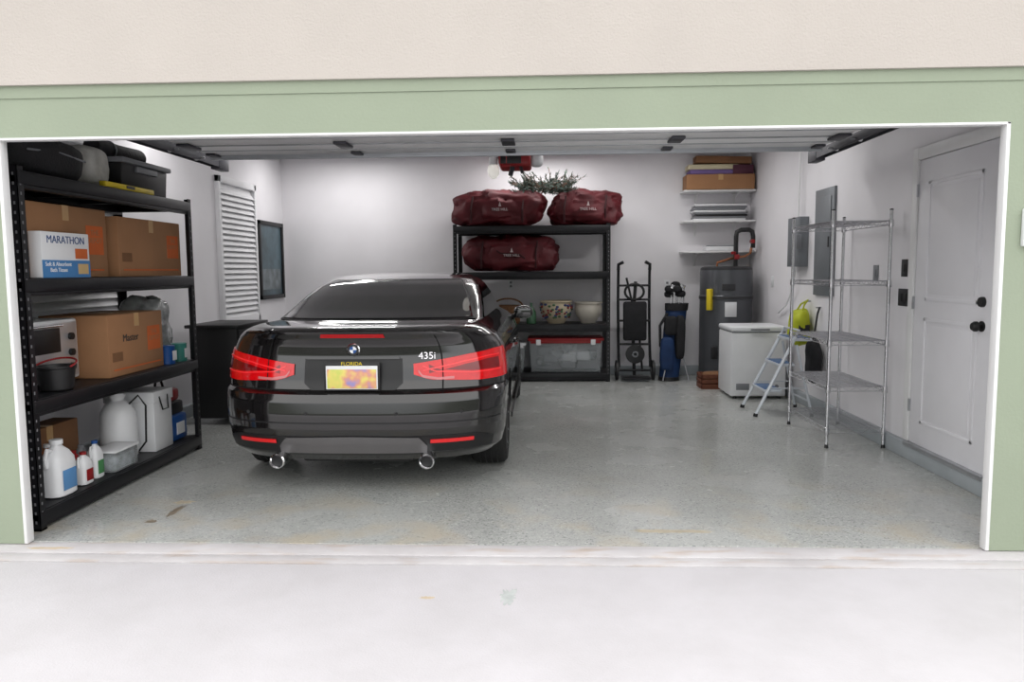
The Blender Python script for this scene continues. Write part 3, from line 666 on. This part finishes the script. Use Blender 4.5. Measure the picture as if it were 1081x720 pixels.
b.box((ox-.02,.3,2.465),(ox+.02,oy-.1,2.49),STEEL,.003)
b.tube([(ox-.05,2.75,2.47),(ox-.05,2.75,2.30)],.004,REDP); b.cyl((ox-.08,2.75,2.29),(ox-.02,2.75,2.29),.012,REDP); b.box((ox-.04,2.70,2.45),(ox+.04,2.80,2.49),REDP,.004)
b.tube([(ox-.02,oy-.05,2.37),(ox-.04,oy-.08,2.28)],.022,TRACK); b.tube([(ox+.05,oy-.05,2.37),(ox+.07,oy-.08,2.30)],.016,TRACK)
b.done()
# ------------------------------------------------ CAR
car=empty('car',(-.935,.82,0),0.0); car.scale=(1.03,1,1)
PAINT=mat('gloss_black_paint',(.010,.009,.0095),.14,metal=.35,var=.03,coat=1.)
GLASS=mat('tinted_glass',(.004,.004,.005),.02,coat=1.,var=.0)
DPL=mat('satin_black_trim',(.008,.008,.009),.4)
DIFF=mat('diffuser_grey_reflection',c(92,90,91),.35,metal=.2)  # diffuser insert, its grey lightened to paint in the floor and driveway reflection
TL=mat('tail_lens_red',c(196,10,16),.08,coat=.6,var=.1,scale=40,emit=.2)
TLD=mat('tail_lens_dark',c(120,5,10),.08,coat=.6)
TLB=mat('tail_led_bar',c(225,40,44),.15,coat=.6,emit=.3)
TLW=mat('reverse_lens',c(200,110,112),.15,coat=.6)
keys=[(.19,.22,.78,4.45),(.22,.10,.85,4.52),(.27,.045,.885,4.58),(.34,.02,.90,4.61),(.43,.0,.908,4.63),(.52,.0,.914,4.63),(.60,.012,.918,4.62),(.645,.03,.92,4.60),(.665,.075,.918,4.59),(.72,.09,.918,4.58),(.80,.102,.914,4.55),(.88,.116,.902,4.52),(.94,.118,.88,4.48),(.985,.104,.85,4.42),(1.015,.085,.815,4.38),(1.03,.080,.79,4.34),(1.045,.092,.76,4.30),(1.055,.13,.735,4.25)]
kz=[k[0] for k in keys]
def prof(z): return [float(np.interp(z,kz,[k[i] for k in keys])) for i in (1,2,3)]
NE,LC=2.75,.56
def defm(p):
    x,y,z=p; s=min(1,max(0,(y-2.7)/1.9)); s=s*s*(3-2*s)
    return (x*(1-.06*s),y,z-max(0,z-.35)*.36*s)
def surf(q,z,side,off=0.):
    yr,w,yf=prof(z); q=min(q,.9995)
    return (side*q*(w+off),yr-off+LC*(1-(1-q**NE)**(1/NE)),z)
def ring(z,off=0.):
    yr,w,yf=prof(z); R=[]
    A=[math.pi/2*k/30 for k in range(-30,31)]
    for a in A:
        q=abs(math.sin(a))**(2/NE); R.append((math.copysign(q*w,a),yr+LC*(1-abs(math.cos(a))**(2/NE)),z))
    lf=.8; ys=yr+LC; ye=yf-lf
    for k in range(1,24): R.append((w,ys+(ye-ys)*k/24,z))
    for a in [math.pi/2*k/20 for k in range(20,-21,-1)]:
        q=abs(math.sin(a))**(2/2.4); R.append((math.copysign(q*w,a),ye+lf*abs(math.cos(a))**(2/2.4),z))
    for k in range(23,0,-1): R.append((-w,ys+(ye-ys)*k/24,z))
    return R
b=B('body_tmp')
zs=sorted(set([round(v,4) for v in list(np.linspace(.19,1.055,44))+kz]))
rows=[]
base=ring(.19); cyy=2.3
rows.append([(x*.02,cyy+(y-cyy)*.02,.20) for x,y,z in base]); rows.append([(x*.9,cyy+(y-cyy)*.94,.19) for x,y,z in base])
for z in zs: rows.append(ring(z))
topr=ring(1.055)
for s in (.97,.9,.8,.6,.3,.02): rows.append([(x*s,cyy+(y-cyy)*s,1.055+.035*(1-s**2)**.6) for x,y,z in topr])
rows=[[defm(p) for p in r] for r in rows]
b.grid(rows,PAINT,cv=True,caps=True)
body=b.done()
cut=B('cut_tmp')
for y in (.93,3.74):
    for s in (-1,1): cut.cyl((s*.62,y,.33),(s*1.1,y,.33),.365,DPL,seg=48)
cutter=cut.done()
mod=body.modifiers.new('b','BOOLEAN'); mod.object=cutter; mod.operation='DIFFERENCE'; mod.solver='EXACT'
dg=bpy.context.evaluated_depsgraph_get(); me=bpy.data.meshes.new_from_object(body.evaluated_get(dg))
bd=bpy.data.objects.new('body_shell',me); S.collection.objects.link(bd); bd.parent=car
for p in me.polygons: p.use_smooth=True
me.set_sharp_from_angle(angle=math.radians(38))
bpy.data.objects.remove(body); bpy.data.objects.remove(cutter)
# cabin
ck=[(1.03,.55,3.40,.735),(1.07,.62,3.28,.725),(1.12,.80,3.1,.71),(1.22,1.10,2.88,.675),(1.30,1.36,2.72,.635),(1.345,1.56,2.62,.59),(1.372,1.74,2.54,.52),(1.386,1.92,2.46,.42),(1.392,2.05,2.35,.25),(1.393,2.15,2.25,.05)]
cz=[k[0] for k in ck]
def cprof(z): return [float(np.interp(z,cz,[k[i] for k in ck])) for i in (1,2,3)]
NC,LCC=2.8,.42
def cring(z,off=0):
    yr,yf,w=cprof(z); w+=off; yr-=off; yf+=off; R=[]; lc=min(LCC,(yf-yr)*.45)
    for k in range(-20,21):
        a=math.pi/2*k/20; q=abs(math.sin(a))**(2/NC); R.append((math.copysign(q*w,a),yr+lc*(1-abs(math.cos(a))**(2/NC)),z))
    for k in range(1,14): R.append((w,yr+lc+(yf-yr-2*lc)*k/14,z))
    for k in range(20,-21,-1):
        a=math.pi/2*k/20; q=abs(math.sin(a))**(2/NC); R.append((math.copysign(q*w,a),yf-lc*(1-abs(math.cos(a))**(2/NC)),z))
    for k in range(13,0,-1): R.append((-w,yr+lc+(yf-yr-2*lc)*k/14,z))
    return R
b=B('cabin',car)
zc=sorted(set(cz+[float(v) for v in np.linspace(1.03,1.39,26)]))
b.grid([cring(z) for z in zc],PAINT,cv=True,caps=True); b.done()
def cpatch(name,z0,z1,qa,mm,off=.006,nz=18,nq=28):
    b=B(name,car); rows=[]
    for i in range(nz+1):
        z=z0+(z1-z0)*i/nz; yr,yf,w=cprof(z); lc=min(LCC,(yf-yr)*.45); row=[]
        qm=qa(z)
        for k in range(nq+1):
            q=-qm+2*qm*k/nq; row.append((q*(w+off),yr-off+lc*(1-(1-abs(q)**NC)**(1/NC))-.004,z+off*.7))
        rows.append(row)
    b.grid(rows,mm); return b.done()
cpatch('rear_window_seal',1.070,1.342,lambda z:.95-.10*(z-1.07)/.27,DPL,off=.003)
cpatch('rear_window',1.080,1.330,lambda z:.92-.10*(z-1.075)/.27,GLASS,off=.007)
for s in (-1,1):
    b=B('side_window',car); rows=[]
    for i in range(9):
        z=1.06+(1.31-1.06)*i/8; yr,yf,w=cprof(z); a0=yr+.42; a1=yf-.42
        rows.append([(s*(w+.006),a0+(a1-a0)*k/8,z) for k in range(9)])
    b.grid(rows,GLASS); b.done()
b=B('windshield',car); rows=[]
for i in range(13):
    z=1.06+.28*i/12; yr,yf,w=cprof(z); rows.append([(q*(w+.006),yf+.008-.42*(1-(1-abs(q)**NC)**(1/NC)),z+.004) for q in [-.93+1.86*k/20 for k in range(21)]])
b.grid(rows,GLASS); b.done()
def rpatch(name,q0,q1,zt,zb,mm,off=.006,sides=(-1,1),nq=26,nz=8,skirt=True,b=None):
    own=b is None
    if own: b=B(name,car)
    for s in sides:
        rows=[]
        for i in range(nq+1):
            a0=math.asin(q0**(NE/2)); a1=math.asin(q1**(NE/2)); a=a0+(a1-a0)*i/nq
            q=abs(math.sin(a))**(2/NE); t=i/nq; zt_,zb_=zt(t),zb(t)
            row=[surf(q,zb_+(zt_-zb_)*j/nz,s,off) for j in range(nz+1)]
            if skirt: row=[surf(q,zb_,s,-.01)]+row+[surf(q,zt_,s,-.01)]
            rows.append(row)
        b.grid(rows,mm)
    return b.done() if own else b
K=lambda v:(lambda t:v)
lin=lambda *p:(lambda t: float(np.interp(t,[a for a,_ in p],[bb for _,bb in p])))
tt=lin((0,.828),(.12,.845),(.4,.878),(.75,.902),(1,.905)); tb=lin((0,.762),(.10,.728),(.5,.712),(1,.716))
rpatch('tail_light_housing',.40,.993,tt,tb,TL,.007)
rpatch('tail_light_inner',.50,.95,lambda t:tt(t)-.060,lambda t:tb(t)+.062,TLD,.0085)
rpatch('tail_light_bar',.46,.955,lambda t:tt(t)-.038,lambda t:tt(t)-.046,TLB,.0105)
rpatch('tail_light_bar',.46,.955,lambda t:tb(t)+.056,lambda t:tb(t)+.048,TLB,.0105)
rpatch('reverse_light',.43,.66,lambda t:tb(t)+.030,lambda t:tb(t)+.014,TLW,.0095)
gap=mat('panel_gap',(.001,.001,.001),.9,var=0)
rpatch('lid_gap',0,.985,K(.672),K(.664),gap,.0015,skirt=False,nz=2)
rpatch('light_split_gap',.585,.592,lambda t:1.0,K(.67),gap,.0092,skirt=False,nz=20,nq=2)
rpatch('plate_recess',0,.33,K(.862),lin((0,.668),(.8,.668),(1,.71)),DPL,.002,skirt=False)
rpatch('lid_handle',0,.31,K(.876),K(.860),PAINT,.014)
b=B('rear_plate',car)
pm=bpy.data.materials.new('license_plate_print'); pm.use_nodes=True; nt=pm.node_tree;N=nt.nodes;Lk=nt.links
tc=N.new('ShaderNodeTexCoord'); mp=N.new('ShaderNodeTexNoise'); mp.inputs['Scale'].default_value=11; Lk.new(tc.outputs['Object'],mp.inputs['Vector'])
rr=N.new('ShaderNodeValToRGB'); rr.color_ramp.elements[0].position=.3; rr.color_ramp.elements[0].color=(*c(200,205,100),1); rr.color_ramp.elements[1].position=.66; rr.color_ramp.elements[1].color=(*c(150,140,190),1); e=rr.color_ramp.elements.new(.42); e.color=(*c(222,205,110),1); e=rr.color_ramp.elements.new(.54); e.color=(*c(215,150,125),1)
Lk.new(mp.outputs['Fac'],rr.inputs['Fac']); Lk.new(rr.outputs['Color'],N['Principled BSDF'].inputs['Base Color'])
b.box((-.172,.060,.665),(.172,.072,.848),BLKP,.006); b.box((-.158,.055,.676),(.158,.062,.824),WHITEP,.003); b.box((-.150,.052,.682),(.150,.0555,.802),pm,.001)
b.text("FLORIDA",.032,(0,.0585,.836),FY,YEL); b.done()
b=B('roundel_badge',car); zc_=.918; yb_=prof(zc_)[0]
b.lathe([(0,-.010),(.036,-.010),(.041,-.006),(.041,.004),(0,.004)],(0,yb_,zc_),CHROME,axis='y'); b.lathe([(0,-.0115),(.036,-.0115),(.036,-.009),(0,-.009)],(0,yb_,zc_),BLKP,axis='y')
for k in range(4):
    a0=k*math.pi/2; pts=[(0,yb_-.0125,zc_)]+[(.022*math.cos(a0+math.pi/2*j/6),yb_-.0125,zc_+.022*math.sin(a0+math.pi/2*j/6)) for j in range(7)]
    b.prism(pts,(0,.001,0),BLUEP if k%2 else WHITEP)
b.done()
b=B('trim_badge',car); p=surf(.50,.875,1,.004); b.text("435i",.062,(p[0]-.005,p[1]-.006,.876),(math.pi/2,0,.16),CHROME,ext=.003); b.done()
rpatch('centre_brake_light',0,.235,K(1.018),K(.994),mat('brake_strip_red',c(165,12,20),.15,emit=.12),.004)
rpatch('bumper_crease',0,.97,K(.475),K(.466),DPL,.0015,skirt=False,nz=2)
rpatch('bumper_lower_grille',0,.93,lin((0,.385),(.75,.385),(1,.35)),lin((0,.28),(1,.28)),DPL,.003)
rpatch('diffuser',0,.50,lin((0,.385),(.85,.375),(1,.32)),K(.275),DIFF,.012)
rpatch('rear_reflector',.52,.80,K(.362),K(.338),mat('reflector_red',c(200,20,25),.15,coat=.6,emit=.15),.010)
for s in (-1,1):
    b=B('exhaust_tip',car); o=(s*.455,.04,.235)
    b.lathe([(.034,.02),(.034,-.05),(.040,-.058),(.047,-.05),(.047,.16),(.030,.16),(.030,-.0)],o,CHROME,axis='y'); b.lathe([(0,-.02),(.035,-.02),(.035,.04),(0,.04)],o,DPL,axis='y'); b.done()
    b=B('parking_sensor',car)
    for q in (.30,.72):
        p=surf(q,.53,s,.001); b.lathe([(0,-.003),(.010,-.003),(.011,.003),(0,.003)],p,DPL,axis='y',seg=14)
    b.done()
# wheels
for y in (.93,3.74):
    for s in (-1,1):
        b=B('wheel',car); o=(s*.775,y,.33)
        T=[(.20,-.115),(.235,-.125),(.30,-.125),(.322,-.105),(.329,-.07),(.33,0),(.329,.07),(.322,.105),(.30,.125),(.235,.125),(.20,.115)]
        b.lathe(T,o,RUBBER,axis='x',seg=48)
        for g in (-.06,-.02,.02,.06): b.lathe([(.3285,g-.004),(.3308,g-.004),(.3308,g+.004),(.3285,g+.004)],o,DPL,axis='x',seg=48)
        b.lathe([(.232,-.118),(.225,-.11),(.215,-.02),(.06,-.02),(.06,.03),(.215,.03),(.225,.11),(.232,.118)],o,mat('wheel_inner_dark',(.03,.03,.032),.5,metal=.5),axis='x',seg=40)
        for k in range(10):
            a=2*math.pi*k/10
            b.tube([(o[0]+s*.095,y+.05*math.cos(a),.33+.05*math.sin(a)),(o[0]+s*.10,y+.14*math.cos(a),.33+.14*math.sin(a)),(o[0]+s*.11,y+.228*math.cos(a),.33+.228*math.sin(a))],.014,STEEL,seg=6)
        b.lathe([(0,s*.085),(.06,s*.085),(.055,s*.11),(0,s*.112)],o,STEEL,axis='x',seg=24); b.lathe([(.222,s*.10),(.234,s*.105),(.234,s*.12),(.222,s*.115)],o,STEEL,axis='x',seg=40)
        b.done()
b=B('underbody',car); b.box((-.60,.35,.17),(.60,4.2,.30),DPL,.02); b.box((-.35,.14,.19),(.35,.55,.26),DPL,.03); b.tube([(-.46,.2,.235),(-.46,.5,.24),(-.3,.7,.22)],.04,DPL); b.tube([(.46,.2,.235),(.46,.5,.24),(.3,.7,.22)],.04,DPL); b.done()
for s in (-1,1):
    b=B('side_mirror',car); b.blob((s*.965,2.86,1.00),(.18,.13,.13),PAINT,e=.75,amp=0,nu=24,nv=14); b.tube([(s*.80,2.90,.95),(s*.90,2.88,.96)],.022,DPL); b.box((s*.965-.07,2.79,.955),(s*.965+.07,2.80,1.045),GLASS,.004); b.done()
    b=B('side_trim',car); b.box((s*.91-.005,1.35,.25),(s*.91+.005,3.3,.29),DPL)
    b.tube([(s*.915,1.9,.80),(s*.94,1.93,.80),(s*.94,2.08,.80),(s*.915,2.11,.80)],.010,PAINT); b.done()
b=B('head_light',car)
for s in (-1,1): b.blob((s*.62,4.28,.62),(.36,.28,.14),mat('headlamp_lens',(.6,.6,.62),.05,coat=1.),e=.8,amp=0)
b.done()
# ------------------------------------------------ lights
for x,y,pw in ((1.7,3.6,17),(1.6,5.1,15),(.2,5.8,17),(-2.2,5.6,20),(-2.45,2.9,16)):  # invented ceiling fixtures out of view, added as fill light for the garage
    b=B('added_fill_fixture'); b.box((x-.6,y-.07,CH-.05),(x+.6,y+.07,CH-.001),WHITEP,.01); b.box((x-.58,y-.05,CH-.056),(x+.58,y+.05,CH-.05),BULB); fx=b.done()
    l=bpy.data.lights.new('fill_lamp','AREA'); l.shape='RECTANGLE'; l.size=1.15; l.size_y=.12; l.energy=pw; l.color=(1,.985,.975)
    o=bpy.data.objects.new('fill_lamp',l); S.collection.objects.link(o); o.location=(x,y,CH-.07); o.parent=fx
w=bpy.data.worlds.new('World'); S.world=w; w.use_nodes=True; N=w.node_tree.nodes; L=w.node_tree.links; bg=N['Background']
tc=N.new('ShaderNodeTexCoord'); sx=N.new('ShaderNodeSeparateXYZ'); L.new(tc.outputs['Generated'],sx.inputs['Vector'])
r=N.new('ShaderNodeValToRGB'); L.new(sx.outputs['Z'],r.inputs['Fac']); e=r.color_ramp.elements
e[0].position=0; e[0].color=(.14,.15,.13,1); e[1].position=1; e[1].color=(.98,.98,1,1)
for p,k in ((.08,(.18,.20,.16,1)),(.13,(.85,.88,.9,1)),(.35,(1.05,1.04,1.02,1))):
    q=e.new(p); q.color=k
L.new(r.outputs['Color'],bg.inputs['Color']); bg.inputs['Strength'].default_value=2.35
# ------------------------------------------------ camera
cd=bpy.data.cameras.new('camera'); cam=bpy.data.objects.new('camera',cd); S.collection.objects.link(cam); S.camera=cam
yaw,pitch,roll,f=.0429,.0935,-.0084,795.8
fw=Vector((-math.sin(yaw)*math.cos(pitch),math.cos(yaw)*math.cos(pitch),-math.sin(pitch)))
r_=Vector((math.cos(yaw),math.sin(yaw),0)); u_=r_.cross(fw)
r2=r_*math.cos(roll)+u_*math.sin(roll); u2=r2.cross(fw)
M=Matrix((r2,u2,-fw)).transposed().to_4x4(); M.translation=(.2634,-3.7292,1.4073); cam.matrix_world=M
cd.sensor_width=36; cd.lens=f*36/1081; cd.clip_start=.05
